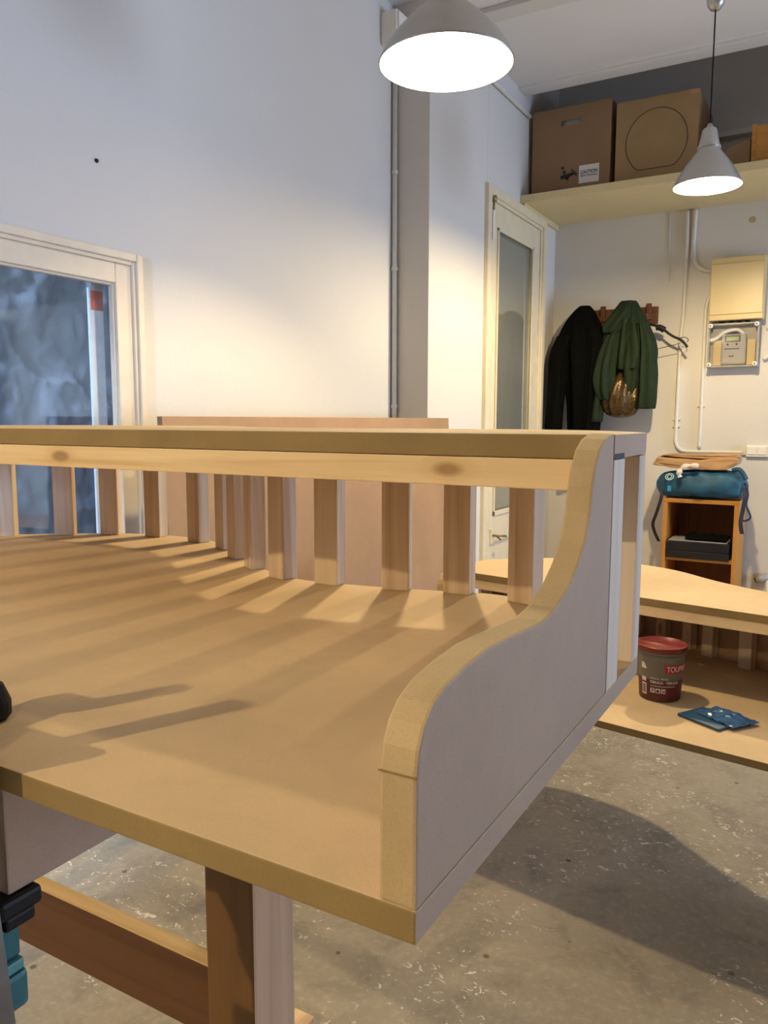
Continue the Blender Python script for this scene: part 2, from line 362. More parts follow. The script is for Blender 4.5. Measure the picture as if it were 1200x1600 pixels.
# door_1: glazed cream door
dr = structroot('door_1', 'cream glazed door in the corner beside the hanging jackets', 'door', (X2, 4.1, FZ))
def dframe(y0, y1, z1, wd, x0, x1):
    b = NB()
    for a, c in (((x0, y0, FZ), (x1, y0+wd, z1)), ((x0, y1-wd, FZ), (x1, y1, z1)), ((x0, y0+wd, z1-wd), (x1, y1-wd, z1))): box(b, a, c, .004)
    return b
part('door_frame', dframe(3.673, 4.547, 2.440, .045, X2-.03, X2+.022), CREAM, dr)
part('stop_moulding', dframe(3.715, 4.505, 2.398, .018, X2-.03, X2+.010), CREAM, dr)
lf = NB(); lx0, lx1 = X2-.035, X2+.001
for a, c in (((lx0, 3.735, FZ+.006), (lx1, 3.838, 2.378)), ((lx0, 4.372, FZ+.006), (lx1, 4.485, 2.378)), ((lx0, 3.838, 2.262), (lx1, 4.372, 2.378)), ((lx0, 3.838, .66), (lx1, 4.372, .80)), ((lx0, 3.838, FZ+.006), (lx1, 4.372, .34))): box(lf, a, c, .003)
leaf = part('door_leaf', lf, CREAM, dr)
b = NB()
for a, c in (((lx1, 3.838, .80), (lx1+.008, 3.852, 2.262)), ((lx1, 4.358, .80), (lx1+.008, 4.372, 2.262)), ((lx1, 3.838, 2.248), (lx1+.008, 4.372, 2.262)), ((lx1, 3.838, .80), (lx1+.008, 4.372, .825))): box(b, a, c, .002)
part('glazing_bead', b, CREAM, leaf)
b = NB(); box(b, (X2-.022, 3.83, .80), (X2-.016, 4.38, 2.27)); part('pane', b, DOORG, leaf)
b = NB(); box(b, (X2-.03, 3.83, .33), (X2-.022, 4.38, .67)); part('lower_panel', b, CREAM, leaf)
b = NB(); box(b, (X2+.001, 3.80, .655), (X2+.012, 3.835, .735), .002); lt = part('latch', b, CREAM, dr)
b = NB(); tube(b, [(X2+.012, 3.818, .70), (X2+.05, 3.82, .70), (X2+.055, 3.90, .69)], .006, 8); tube(b, [(X2+.03, 3.82, .70), (X2+.04, 3.86, .675)], .005, 8); part('handle', b, BRASS, lt, True)
b = NB(); box(b, (X2+.001, 3.748, 2.19), (X2+.016, 3.775, 2.33), .003); part('bolt', b, WHITEP, dr)
b = NB(); tube(b, [(X2+.012, 3.76, 2.33), (X2+.012, 3.76, 2.375)], .006, 8); lathe(b, [(.012, 2.37), (.015, 2.385), (.01, 2.40)], X2+.014, 3.76, 12, True, True); part('bolt_catch', b, BRASS, dr, True)
b = NB(); box(b, (X2-.9, 3.4, 0), (X2-.85, 4.9, 2.6)); struct('wall_store_room', b, DARKROOM, 'unlit wall of the room behind the glazed door', 'wall')

# ------------------------------------------------------------------ main carcass (h = .22 m eye height above the base board)
h = .22
def hz(z): return H+z*h
edge = [(-.694, 3.37), (-.82, 3.60), (-1.05, 3.92), (-1.394, 4.13), (-1.69, 4.19), (-1.97, 4.12), (-2.3, 4.04), (-2.6, 3.99), (-2.9, 3.97), (-3.2, 4.06), (-3.6, 4.32), (-4.0, 4.65), (-4.4, 4.87), (-4.9, 4.94), (-5.35, 4.86), (-5.7, 4.66), (-6.03, 4.42), (-6.3, 4.22), (-6.6, 4.05), (-6.95, 3.92), (-7.3, 3.88)]
back = [(q.x*h, q.y*h) for q in smooth_path([Vector((x, y, 0)) for x, y in edge], 4)]
BZ0, BZ1, TZ0, TZ1 = hz(-1.075), hz(-1.0), hz(-.138), hz(-.050)
UO, UI, UL = -.694*h, -.781*h, -7.3*h
car = thing('counter_carcass', 'large unfinished curved counter of MDF and pine battens filling the foreground', 'counter', (-.9, .65, BZ0))
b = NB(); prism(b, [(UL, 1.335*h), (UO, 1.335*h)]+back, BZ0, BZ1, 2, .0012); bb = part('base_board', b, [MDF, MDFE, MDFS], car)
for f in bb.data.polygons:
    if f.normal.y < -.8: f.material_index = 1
    if f.normal.x > .98: f.material_index = 2  # end facing the window takes the painted cool-lit tone
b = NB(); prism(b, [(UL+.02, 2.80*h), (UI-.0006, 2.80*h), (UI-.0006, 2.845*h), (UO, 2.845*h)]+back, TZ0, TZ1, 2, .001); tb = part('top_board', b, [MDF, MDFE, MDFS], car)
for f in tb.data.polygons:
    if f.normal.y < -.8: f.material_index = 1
    if f.normal.x > .98: f.material_index = 2  # same painted window light on this board's end
cheek = [(1.335, -1.0), (1.335, -.71), (1.345, -.66), (1.37, -.615), (1.41, -.582), (1.47, -.560), (1.58, -.545), (1.70, -.538), (1.85, -.545), (2.0, -.557), (2.10, -.563), (2.22, -.548), (2.34, -.508), (2.43, -.455), (2.51, -.385), (2.555, -.30), (2.572, -.22), (2.60, -.155), (2.65, -.10), (2.72, -.065), (2.80, -.048), (2.838, -.046), (2.838, -1.0)]
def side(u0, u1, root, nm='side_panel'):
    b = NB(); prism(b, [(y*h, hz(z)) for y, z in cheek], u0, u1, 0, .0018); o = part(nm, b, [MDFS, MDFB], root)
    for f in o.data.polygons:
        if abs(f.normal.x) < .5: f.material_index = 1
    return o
sp = side(UI, UO, car)
b = NB(); box(b, (UI-.0003, 1.333*h, hz(-.716)), (UO+.0003, 1.335*h, hz(-.712))); part('seam', b, MDFE, sp)
side(UL, UL+.019, car)
b = NB(); box(b, (UL+.02, 2.80*h+.001, hz(-.2545)), (UI-.0006, 2.80*h+.022, TZ0-.0005), .0012); part('front_rail', b, PX, car)
# upright battens on the curved edge: front-right corner, angle
SW, SD = .036, .024
bm_ = NB(); box(bm_, (-SW/2, -SD/2, 0), (SW/2, SD/2, TZ0-BZ1-.0006), .0018)
slat_me = bpy.data.meshes.new('slat'); bm_.to_mesh(slat_me); bm_.free(); slat_me.materials.append(PZ)
slats = [(-6.102, 4.216, 36), (-5.713, 4.513, 36), (-5.398, 4.722, 24), (-4.976, 4.798, 6), (-4.469, 4.731, -12), (-4.064, 4.566, -26), (-3.715, 4.287, -31), (-3.363, 4.045, -34), (-2.969, 3.884, -17), (-2.584, 3.911, 3), (-2.145, 4.003, 17), (-1.789, 4.075, 4), (-1.394, 4.017, -14), (-.98, 3.68, -48), (-6.42, 3.99, 22), (-6.86, 3.77, 10)]
for x, y, a in slats:
    o = bpy.data.objects.new('slat', slat_me); C.objects.link(o); o.parent = car; a = R(a)
    cx = x*h+(-SW/2)*math.cos(a)-(SD/2)*math.sin(a); cy = y*h+(-SW/2)*math.sin(a)+(SD/2)*math.cos(a)
    o.location = Vector((cx, cy, BZ1))-car.location; o.rotation_euler = (0, 0, a)
for a, c in (((UO-SD, 2.846*h, BZ1), (UO, 2.846*h+SW, TZ0-.0006)), ((UO-SW, 3.262*h, BZ1), (UO, 3.262*h+SD, TZ0-.0006))):
    b = NB(); box(b, a, c, .0012); part('slat', b, PZL, car, label='pale end slat at the open end')
b = NB(); box(b, (UO-.006, 2.85*h, TZ0-.0002), (UO+.0003, 2.99*h, TZ0+.004)); part('gap_shade', b, INK, car)  # black strip painting the dark of a slot under the top board
b = NB(); box(b, (-.476, .2965, hz(-1.075)-.075), (-.456, .95, hz(-1.075)-.0005), .0015); part('apron', b, MDFS, car, label='grey-lit strip under the base board')

# ------------------------------------------------------------------ trestles under the main carcass
def trestle(nm, label, y, ux, z_top, rail=(.765, .832), g='wooden trestles'):
    t = thing(nm, label, 'trestle', ((ux[0][0]+ux[-1][0])/2, y+.027, FZ), 0, g)
    for i, (a, c) in enumerate(ux):
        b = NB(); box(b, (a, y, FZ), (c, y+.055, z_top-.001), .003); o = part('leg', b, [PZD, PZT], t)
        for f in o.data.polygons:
            if f.normal.x > .7: f.material_index = 1  # right side painted lighter, as if lit
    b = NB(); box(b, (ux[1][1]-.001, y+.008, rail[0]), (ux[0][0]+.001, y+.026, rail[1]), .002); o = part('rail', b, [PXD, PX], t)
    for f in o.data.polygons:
        if f.normal.z > .7: f.material_index = 1  # top face painted lighter, the rest in painted shade
    for a, c in ux:
        b = NB(); box(b, (a-.004, y-.16, FZ), (c+.004, y-.0005, FZ+.05), .003); part('foot', b, PY, t)
        b = NB(); box(b, (a-.004, y+.0555, FZ), (c+.004, y+.21, FZ+.05), .003); part('foot', b, PY, t)
    return t
trestle('trestle', 'brown wooden trestle under the front edge of the large counter', .46, [(-.4383, -.3866), (-1.42, -1.37)], BZ0)
trestle('trestle', 'wooden trestle under the rear of the large counter, behind the front leg', .84, [(-.80, -.75), (-1.55, -1.50)], BZ0)

# ------------------------------------------------------------------ second carcass
A = Vector((-.877, 2.055, 0)); ang = R(-9.4)
c2 = thing('counter_carcass', 'lower unfinished counter with wavy top board standing behind the large one', 'counter', (A.x, A.y, .639), ang)
def loc2(bm):
    bmesh.ops.transform(bm, matrix=Matrix.Translation(A) @ Matrix.Rotation(ang, 4, 'Z'), verts=bm.verts); return bm
e2 = [(1.28, .19), (1.24, .25), (1.15, .285), (1.0, .262), (.85, .245), (.705, .269), (.562, .328), (.43, .409), (.308, .441), (.16, .432), (.041, .367), (-.053, .268), (-.105, .20)]
bk2 = [(q.x, q.y) for q in smooth_path([Vector((x, y, 0)) for x, y in e2], 4)]
z0, z1, zt0, zt1 = .639, .655, .845, .864
b = NB(); prism(b, [(-.105, -.322), (1.28, -.322)]+bk2, z0, z1, 2, .001); o = part('base_board', loc2(b), [MDF, MDFE], c2)
for f in o.data.polygons:
    if f.normal.y < -.8: f.material_index = 1
b = NB(); prism(b, [(-.0858, 0), (1.2605, 0), (1.2605, .012), (1.28, .012)]+bk2+[(-.105, .012), (-.0858, .012)], zt0, zt1, 2, .001); o = part('top_board', loc2(b), [MDF, MDFE], c2)
for f in o.data.polygons:
    if f.normal.y < -.8: f.material_index = 1
for u0, u1 in ((-.105, -.086), (1.261, 1.28)):
    b = NB(); prism(b, [((y-2.80)*h, z1+(z+1.0)*h) for y, z in cheek], u0, u1, 0, .0018); part('side_panel', loc2(b), [MDFB], c2)
b = NB(); box(b, (-.0855, .001, zt0-.026), (1.2605, .022, zt0-.0005), .001); part('front_rail', loc2(b), PX, c2)
sl2 = NB(); box(sl2, (-SW/2, -SD/2, 0), (SW/2, SD/2, zt0-z1-.0006), .0018)
sme = bpy.data.meshes.new('slat'); sl2.to_mesh(sme); sl2.free(); sme.materials.append(PZ)
pl = [Vector((x, y, 0)) for x, y in bk2]; acc = 0; last = -.03
for i in range(1, len(pl)):
    acc += (pl[i]-pl[i-1]).length
    if acc-last > .079:
        last = acc; t = (pl[i]-pl[i-1]).normalized(); n = Vector((-t.y, t.x, 0))
        if n.y > 0: n = -n
        o = bpy.data.objects.new('slat', sme); C.objects.link(o); o.parent = c2
        o.location = (pl[i]+n*.0145)+Vector((0, 0, z1-.639)); o.rotation_euler = (0, 0, math.atan2(t.y, t.x))
ins = []
for i in range(0, len(pl), 2):
    t = (pl[min(i+1, len(pl)-1)]-pl[max(i-1, 0)]).normalized(); n = Vector((-t.y, t.x, 0)); n = n if n.y > 0 else -n
    ins.append(pl[i]+n*.0005)
out_ = [q+Vector((0, .006, 0)) for q in ins]
b = NB(); prism(b, [(q.x, q.y) for q in ins]+[(q.x, q.y) for q in reversed(out_)], z0, zt0, 2); part('bent_panel', loc2(b), MDFD, c2)
def tp(t, n): q = Matrix.Rotation(ang, 3, 'Z') @ Vector((t, n, 0)); return q+A
t2 = thing('trestle', 'small wooden trestle holding up the far end of the lower counter', 'trestle', tp(-.05, .05), ang, 'wooden trestles')
for n_ in (-.1, .12):
    b = NB(); box(b, (-.075, n_, FZ), (-.03, n_+.045, .638), .003); part('leg', loc2(b), PZ, t2)
b = NB(); box(b, (-.07, -.054, .3), (-.04, .119, .36), .002); part('rail', loc2(b), PY, t2)
t2 = thing('trestle', 'small wooden trestle under the right end of the lower counter', 'trestle', tp(1.0, .05), ang, 'wooden trestles')
for n_ in (-.1, .12):
    b = NB(); box(b, (1.15, n_, FZ), (1.195, n_+.045, .638), .003); part('leg', loc2(b), PZ, t2)
b = NB(); box(b, (1.155, -.054, .3), (1.185, .119, .36), .002); part('rail', loc2(b), PY, t2)

# ------------------------------------------------------------------ leaning sheet
b = NB(); th = R(2.2)
box(b, (-.009, 1.477, 0), (.009, 3.19, 1.1085), .0015)
bmesh.ops.rotate(b, cent=(0, 0, 0), matrix=Matrix.Rotation(-th, 3, 'Y'), verts=b.verts); bmesh.ops.translate(b, vec=(-1.478, 0, FZ+.0006), verts=b.verts)
single('mdf_sheet', 'tall brown MDF sheet leaning on the white wall behind the slats', 'board', b, MDFD, (-1.478, 2.33, FZ))

# ------------------------------------------------------------------ lamps
def pendant(label, x, y, zr, rad, prof, bulb_h, power, ztop, cup=None, group='silver pendant lamps'):
    t = thing('pendant_lamp', label, 'lamp', (x, y, zr), 0, group)
    b = NB(); lathe(b, [(r, zr+z) for r, z in prof], x, y, 56); part('shade', b, METAL, t, True)
    b = NB(); lathe(b, [(r-.0018, zr+z-.0012) for r, z in prof[:-2]]+[(.012, zr+prof[-3][1]-.003)], x, y, 56); part('shade_liner', b, LINER, t, True)
    b = NB(); lathe(b, [(rad, zr-.001), (rad+.0015, zr+.0015), (rad, zr+.004), (rad-.002, zr+.001)], x, y, 56); part('rim', b, METAL, t, True)
    zt = zr+prof[-1][1]; rn, zn = prof[-3]
    b = NB(); lathe(b, [(rn-.002, zr+zn-.004), (rn+.003, zr+zn-.003), (rn+.003, zr+zn+.003), (rn-.002, zr+zn+.004)], x, y, 32); part('neck_ring', b, METAL, t)
    b = NB(); lathe(b, [(prof[-1][0], zt), (.012, zt+.006), (.008, zt+.018)], x, y, 20, False, True); part('cord_grip', b, METAL, t, True)
    zb = zr+bulb_h+.028
    b = NB(); lathe(b, [(.001, zb-.032), (.014, zb-.029), (.025, zb-.018), (.030, zb), (.026, zb+.016), (.015, zb+.034), (.013, zb+.05)], x, y, 20); part('bulb', b, emis('bulb_glow', (1, .88, .66), 14), t, True)
    if cup:
        b = NB(); lathe(b, [(.002, cup), (.018, cup+.002), (.03, cup+.018), (.036, cup+.055), (.038, cup+.085), (.002, cup+.086)], x, y, 24, True, True); part('ceiling_cup', b, METAL, t, True)
        b = NB(); tube(b, [(x, y, cup+.08), (x, y, ztop)], .006, 8); part('stem', b, METAL, t)
    else:
        b = NB(); lathe(b, [(.002, ztop-.08), (.03, ztop-.07), (.045, ztop)], x, y, 24, True, True); part('ceiling_cup', b, METAL, t, True)
    b = NB(); tube(b, [(x, y, zt+.015), (x, y, (cup or ztop-.08)+.002)], .0028, 8); part('cord', b, BLACK, t)
    l = bpy.data.lights.new('bulb_light', 'POINT'); l.energy = power; l.color = WARM; l.shadow_soft_size = .028
    o = bpy.data.objects.new('bulb_light', l); C.objects.link(o); o.parent = t; o.location = (0, 0, bulb_h-.028)
    return t
BIG = [(.190, 0), (.186, .012), (.176, .034), (.156, .062), (.132, .088), (.106, .115), (.080, .138), (.056, .158), (.044, .168), (.042, .175), (.040, .178), (.034, .26), (.030, .268)]
SML = [(.125, 0), (.122, .010), (.112, .030), (.097, .056), (.078, .084), (.058, .110), (.044, .128), (.040, .136), (.040, .142), (.027, .205), (.022, .211)]
pendant('big silver pendant lamp glowing at the top beside the junction box', -.875, 1.810, H+.85, .1615, [(r*.85, z*.85) for r, z in BIG], .143, LAMP_W*.70, ZC)
pendant('small silver pendant lamp on black cord hanging before the boxes on the shelf', -.503, 3.358, H+.897, .125, SML, .055, SMALL_W, ZC, H+1.533)
pendant('silver pendant lamp above and behind the camera', -.236, -.556, H+1.25, .19, BIG, .150, LAMP_W*.13, ZC)
pendant('silver pendant lamp by the left wall behind the camera', -1.4, -1.5, H+1.0, .19, BIG, .105, LAMP_W*1.75, ZC)

# ------------------------------------------------------------------ conduits, boxes and fittings on the walls
b = NB(); box(b, (X1, 2.965, 2.828), (X1+.075, 3.062, 2.955), .006); jb = thing('junction_box', 'white square junction box on the wall behind the big lamp', 'junction box', (X1, 3.01, 2.83)); part('body', b, WHITEP, jb)
b = NB(); box(b, (X1+.075, 2.972, 2.836), (X1+.083, 3.055, 2.947), .003); part('lid', b, WHITEP, jb)
b = NB(); tube(b, [(X1+.014, 3.062, FZ+.002), (X1+.014, 3.062, 2.827)], .011, 12); cd = thing('conduit', 'white conduit running up the wall corner to the junction box', 'conduit', (X1+.014, 3.062, FZ)); part('tube', b, PVC, cd, True)
for z in (1.36, 1.95, 2.35):
    b = NB(); lathe(b, [(.011, z-.008), (.0145, z-.008), (.0145, z+.008), (.011, z+.008)], X1+.014, 3.062, 14); part('clip', b, PVC, cd)
b = NB(); tube(b, smooth_path([(X2+.013, 3.10, 2.918), (X2+.013, 3.7, 2.918), (X2+.013, 4.24, 2.918)], 3), .011, 10); single('conduit', 'white conduit slanting along the wall above the glazed door', 'conduit', b, PVC, (X2, 3.6, 2.9), True)
b = NB(); lathe(b, [(.001, 0), (.006, .001), (.004, .006)], 0, 0, 10, True, True); bmesh.ops.rotate(b, cent=(0, 0, 0), matrix=Matrix.Rotation(R(90), 3, 'Y'), verts=b.verts); bmesh.ops.translate(b, vec=(X1, 1.488, 1.973), verts=b.verts)
single('nail', 'tiny dark nail in the bare wall above the window', 'nail', b, BLACK, (X1, 1.488, 1.973))
yw_ = YB-.012
def pipe(label, pts, r=.0105, clips=()):
    cd = thing('conduit', label, 'conduit', pts[0]); b = NB(); tube(b, smooth_path(pts, 5), r, 10); part('tube', b, PVC, cd, True)
    for x, z in clips:
        b = NB(); box(b, (x-.02, YB-.012, z-.008), (x+.02, YB-.0005, z+.008), .002); part('clip', b, PVC, cd)
pipe('white conduit dropping from the shelf and turning along the wall to the switch', [(-.806, yw_, 2.455), (-.802, yw_, 2.21), (-.806, yw_, 1.9), (-.815, yw_, 1.72), (-.818, yw_, 1.25), (-.816, yw_, 1.18), (-.795, yw_, 1.14), (-.75, yw_, 1.126), (-.60, yw_, 1.126), (-.455, yw_, 1.126)], clips=[(-.817, 1.31), (-.817, 1.27)])
pipe('white conduit curving from the shelf into the beige fuse box', [(-.765, yw_, 2.455), (-.768, yw_, 2.32), (-.768, yw_, 2.24), (-.755, yw_, 2.17), (-.725, yw_, 2.133), (-.69, yw_, 2.118), (-.655, yw_, 2.116)], .0115)
pipe('white conduit rising behind the meter from the lower wall', [(-.672, yw_, 1.985), (-.677, yw_, 1.96), (-.688, yw_, 1.90), (-.688, yw_, 1.6), (-.688, yw_, 1.3), (-.689, yw_, 1.145)], .010, [(-.688, 1.385)])
pipe('thin pale cord hanging straight down from the shelf', [(-.899, YB-.005, 2.455), (-.895, YB-.005, 2.26), (-.889, YB-.005, 2.08)], .003)
fb = thing('fuse_box', 'beige rectangular fuse box above the electricity meter', 'fuse box', (-.52, YB, 1.836))
b = NB(); box(b, (-.66, YB-.10, 1.836), (-.392, YB-.0005, 2.166), .006); part('body', b, TANP, fb)
b = NB(); box(b, (-.656, YB-.107, 1.866), (-.396, YB-.1005, 2.132), .003); part('cover', b, TANP, fb)
for x in (-.60, -.55, -.51, -.47):
    b = NB(); box(b, (x-.012, YB-.06, 1.824), (x+.012, YB-.04, 1.835), .003); part('cable_gland', b, INK, fb)
mt = thing('electricity_meter', 'clear-covered grey electricity meter under the beige fuse box', 'meter', (-.535, YB, 1.588))
b = NB(); box(b, (-.66, YB-.030, 1.588), (-.408, YB-.0005, 1.822), .006); part('back_plate', b, GREYP, mt)
b = NB()
for a, c in (((-.66, YB-.085, 1.588), (-.652, YB-.031, 1.822)), ((-.416, YB-.085, 1.588), (-.408, YB-.031, 1.822)), ((-.652, YB-.085, 1.588), (-.416, YB-.031, 1.596)), ((-.652, YB-.085, 1.814), (-.416, YB-.031, 1.822))): box(b, a, c, .002)
part('cover_rim', b, GREYP, mt)
b = NB(); box(b, (-.658, YB-.089, 1.590), (-.410, YB-.0855, 1.820), .001); part('clear_cover', b, METERG, mt)
for x in (-.648, -.42):
    for z in (1.602, 1.810):
        b = NB(); lathe(b, [(.0035, -.004), (.012, -.004), (.012, .004), (.0035, .004)], 0, 0, 16, False, False)
        bmesh.ops.rotate(b, cent=(0, 0, 0), matrix=Matrix.Rotation(R(90), 3, 'X'), verts=b.verts); bmesh.ops.translate(b, vec=(x, YB-.094, z), verts=b.verts)
        s_ = part('screw_cap', b, WHITEP, mt, True)
        b = NB(); lathe(b, [(.0005, -.003), (.006, -.003), (.006, .003), (.0005, .003)], 0, 0, 12, True, True)
        bmesh.ops.rotate(b, cent=(0, 0, 0), matrix=Matrix.Rotation(R(90), 3, 'X'), verts=b.verts); bmesh.ops.translate(b, vec=(x, YB-.095, z), verts=b.verts); part('screw_hole', b, INK, s_)
for x0, x1_ in ((-.634, -.594), (-.466, -.424)):
    b = NB(); box(b, (x0, YB-.05, 1.60), (x1_, YB-.0305, 1.735), .002); part('cream_board', b, TANP, mt)
b = NB(); box(b, (-.592, YB-.075, 1.602), (-.468, YB-.0305, 1.765), .012); mb = part('meter_unit', b, GREYP, mt)
b = NB(); box(b, (-.575, YB-.079, 1.722), (-.497, YB-.0755, 1.757), .001); part('display_bezel', b, DGREY, mb)
b = NB(); box(b, (-.567, YB-.081, 1.728), (-.505, YB-.0795, 1.749)); part('display', b, LCD, mb)
for x in (-.565, -.520):
    b = NB(); box(b, (x, YB-.0775, 1.705), (x+.010, YB-.0755, 1.714)); part('button', b, INK, mb)
b = NB()
for i in range(9): box(b, (-.575+i*.0085, YB-.0765, 1.682), (-.569+i*.0085, YB-.0755, 1.688))
box(b, (-.552, YB-.0765, 1.644), (-.543, YB-.0755, 1.650)); box(b, (-.543, YB-.0765, 1.640), (-.535, YB-.0755, 1.645)); box(b, (-.535, YB-.0765, 1.644), (-.528, YB-.0755, 1.651)); part('print', b, INK, mb)['kind'] = 'stuff'
b = NB(); tube(b, smooth_path([(-.650, YB-.06, 1.735), (-.615, YB-.065, 1.748), (-.585, YB-.07, 1.772), (-.55, YB-.065, 1.785), (-.51, YB-.06, 1.785), (-.478, YB-.055, 1.755)], 5), .010, 10); part('white_cable', b, WHITEP, mt, True)
b = NB(); tube(b, smooth_path([(-.372, YB-.015, 1.80), (-.352, YB-.03, 1.77), (-.345, YB-.03, 1.71), (-.355, YB-.03, 1.66), (-.385, YB-.02, 1.632)], 5), .013, 10); single('cable', 'thick white cable looping beside the meter', 'cable', b, WHITEP, (-.36, YB, 1.7), True)
sw = thing('light_switch', 'white double light switch on the wall at the end of the conduit', 'switch', (-.37, YB, 1.10))
b = NB(); box(b, (-.445, YB-.028, 1.104), (-.29, YB-.0005, 1.166), .003); part('plate', b, WHITEP, sw)
for x in (-.438, -.388, -.338):
    b = NB(); box(b, (x, YB-.034, 1.116), (x+.044, YB-.0285, 1.158), .002); part('rocker', b, WHITEP, sw)
b = NB(); box(b, (-.470, YB-.02, 1.112), (-.446, YB-.0005, 1.142), .003); part('conduit_socket', b, PVC, sw)
b = NB(); lathe(b, [(.0005, 0), (.017, .0008), (.0165, .0012)], 0, 0, 18, True, True); bmesh.ops.rotate(b, cent=(0, 0, 0), matrix=Matrix.Rotation(R(90), 3, 'X'), verts=b.verts); bmesh.ops.translate(b, vec=(-.477, YB, 2.368), verts=b.verts)
single('wall_plug', 'small round brown plug in the wall above the fuse box', 'plug', b, SPOT, (-.477, YB, 2.368))
vt = thing('water_valve', 'small grey valve low on the wall right of the cabinet', 'valve', (-.33, YB, .43))
b = NB(); tube(b, [(-.30, YB-.02, .45), (-.335, YB-.025, .435), (-.36, YB-.03, .425)], .02, 10); part('body', b, GREYP, vt, True)
b = NB(); tube(b, [(-.30, YB-.02, .45), (-.30, YB-.02, FZ+.002)], .013, 10); part('pipe', b, PVC, vt, True)
b = NB(); tube(b, [(-.352, YB-.03, .428), (-.366, YB-.032, .423)], .013, 10); part('cap', b, DGREY, vt, True)

# ------------------------------------------------------------------ shelf and boxes
b = NB(); box(b, (X2, 4.165, 2.460), (.9, YB, 2.484), .002); sh = thing('shelf', 'long cream shelf carrying the cardboard boxes under the ceiling', 'shelf', (-.4, 4.5, 2.46)); part('board', b, SHELFM, sh)
b = NB(); box(b, (X2, 4.15, 2.452), (.9, 4.1645, 2.492), .002); part('front_lip', b, SHELFM, sh)
b = NB(); box(b, (X2+.001, 4.17, 2.43), (X2+.02, YB-.001, 2.4595), .002); part('bearer', b, SHELFM, sh)
def ctn(label, x0, x1_, y0, y1, z1_, mat, hole=False, tilt=0):
    t = thing('cardboard_box', label, 'box', ((x0+x1_)/2, (y0+y1)/2, 2.4925), 0, 'boxes on the shelf'); zb = 2.4925
    T = .005
    if hole:
        b = NB(); f0 = (-1.38, -1.277, 2.845, 2.872)
        for a, c in (((x0, y0, zb), (f0[0], y0+T, z1_)), ((f0[1], y0, zb), (x1_, y0+T, z1_)), ((f0[0], y0, zb), (f0[1], y0+T, f0[2])), ((f0[0], y0, f0[3]), (f0[1], y0+T, z1_))): box(b, a, c)
        bmesh.ops.remove_doubles(b, verts=b.verts, dist=1e-5); part('front', b, mat, t)
    else:
        b = NB(); box(b, (x0, y0, zb), (x1_, y0+T, z1_)); part('front', b, mat, t)
    b = NB()
    for a, c in (((x0, y0+T, zb), (x0+T, y1, z1_)), ((x1_-T, y0+T, zb), (x1_, y1, z1_)), ((x0, y1-T, zb), (x1_, y1, z1_)), ((x0, y0+T, zb), (x1_, y1, zb+T))): box(b, a, c)
    part('sides', b, mat, t)
    if hole:
        b = NB(); box(b, (x0+.02, y0+.03, zb+.02), (x1_-.02, y1-.03, z1_-.04), .01); part('pale_block', b, PAPERW, t)  # invented pale block, added to brighten the hand hole
    b = NB(); box(b, (x0, y0, z1_-.002), (x1_, y1, z1_+.003), .001); part('lid', b, mat, t); return t
cb = ctn('brown cardboard box with a hand hole and white caution label', -1.537, -1.116, 4.26, 4.70, 2.938, CARD, True)
b = NB(); box(b, (-1.277, 4.2585, 2.540), (-1.171, 4.2598, 2.630)); lb = part('caution_label', b, PAPERW, cb)
def flat_text(s, x, z, y, wdt, hgt, mat, root, nm, bold=.0):
    t = textmesh(s, 1.0, bold); xs = [v.co.x for v in t.verts]; ys = [v.co.y for v in t.verts]
    sx = wdt/(max(xs)-min(xs)); sy = hgt/(max(ys)-min(ys)); mx, my = min(xs), min(ys)
    for v in t.verts: v.co = Vector((x+(v.co.x-mx)*sx, y, z+(v.co.y-my)*sy))
    return part(nm, t, mat, root)
flat_text('CAUTION', -1.268, 2.586, 4.2580, .088, .018, INK, cb, 'lettering', .02)
flat_text('HEAVY PACKAGE', -1.268, 2.572, 4.2580, .088, .009, INK, cb, 'lettering', .02)
b = NB(); lx, ly = -1.376, 4.2585
for px, pz, s_ in ((0, .02, .018), (.012, .045, .015), (.016, .02, .02), (.034, .025, .018), (.05, .03, .016), (.064, .035, .016), (.058, .055, .008), (.03, .012, .014), (.078, .03, .01), (.004, .07, .012)):
    box(b, (lx+px, ly, 2.555+pz), (lx+px+s_, 4.2597, 2.555+pz+s_*1.1), .0)
part('printed_mark', b, INK, cb)
cb2 = ctn('brown cardboard box printed with a large circle outline', -1.090, -.692, 4.262, 4.70, 2.905, CARD2)
circ = []
for i in range(40):
    a = 2*math.pi*i/40; x = -.889+.150*math.cos(a); z = 2.692+.158*math.sin(a); circ.append((x, 4.2612, max(z, 2.562+.0*x)))
b = NB(); tube(b, circ+[circ[0]], .0016, 5); part('circle_print', b, INK, cb2)
b = NB(); box(b, (-.735, 4.2605, 2.885), (-.692, 4.2618, 2.905)); part('tape', b, KRAFT, cb2)
b = NB(); prism(b, [(-.60, 2.4925), (-.452, 2.4925), (-.452, 2.630), (-.545, 2.600), (-.60, 2.545)], 4.25, 4.50, 1, .002); single('cardboard_flap', 'brown cardboard flap sloping beside the wooden crate on the shelf', 'cardboard', b, CARD, (-.52, 4.37, 2.4925))
cr = thing('wooden_crate', 'orange wooden crate at the right end of the shelf', 'crate', (-.2, 4.4, 2.4925))
for a, c in (((-.445, 4.22, 2.4925), (-.425, 4.60, 2.68)), ((0, 4.22, 2.4925), (.02, 4.60, 2.68)), ((-.425, 4.22, 2.4925), (0, 4.24, 2.67)), ((-.425, 4.58, 2.4925), (0, 4.60, 2.67)), ((-.425, 4.24, 2.4925), (0, 4.58, 2.505))):
    b = NB(); box(b, a, c, .002); part('panel', b, ORANGEH, cr)
b = NB(); box(b, (-.66, YB-.06, 2.80), (.9, YB, 2.83), .003); struct('trim_3', b, CEIL, 'thin ledge across the wall inside the dark loft', 'trim')

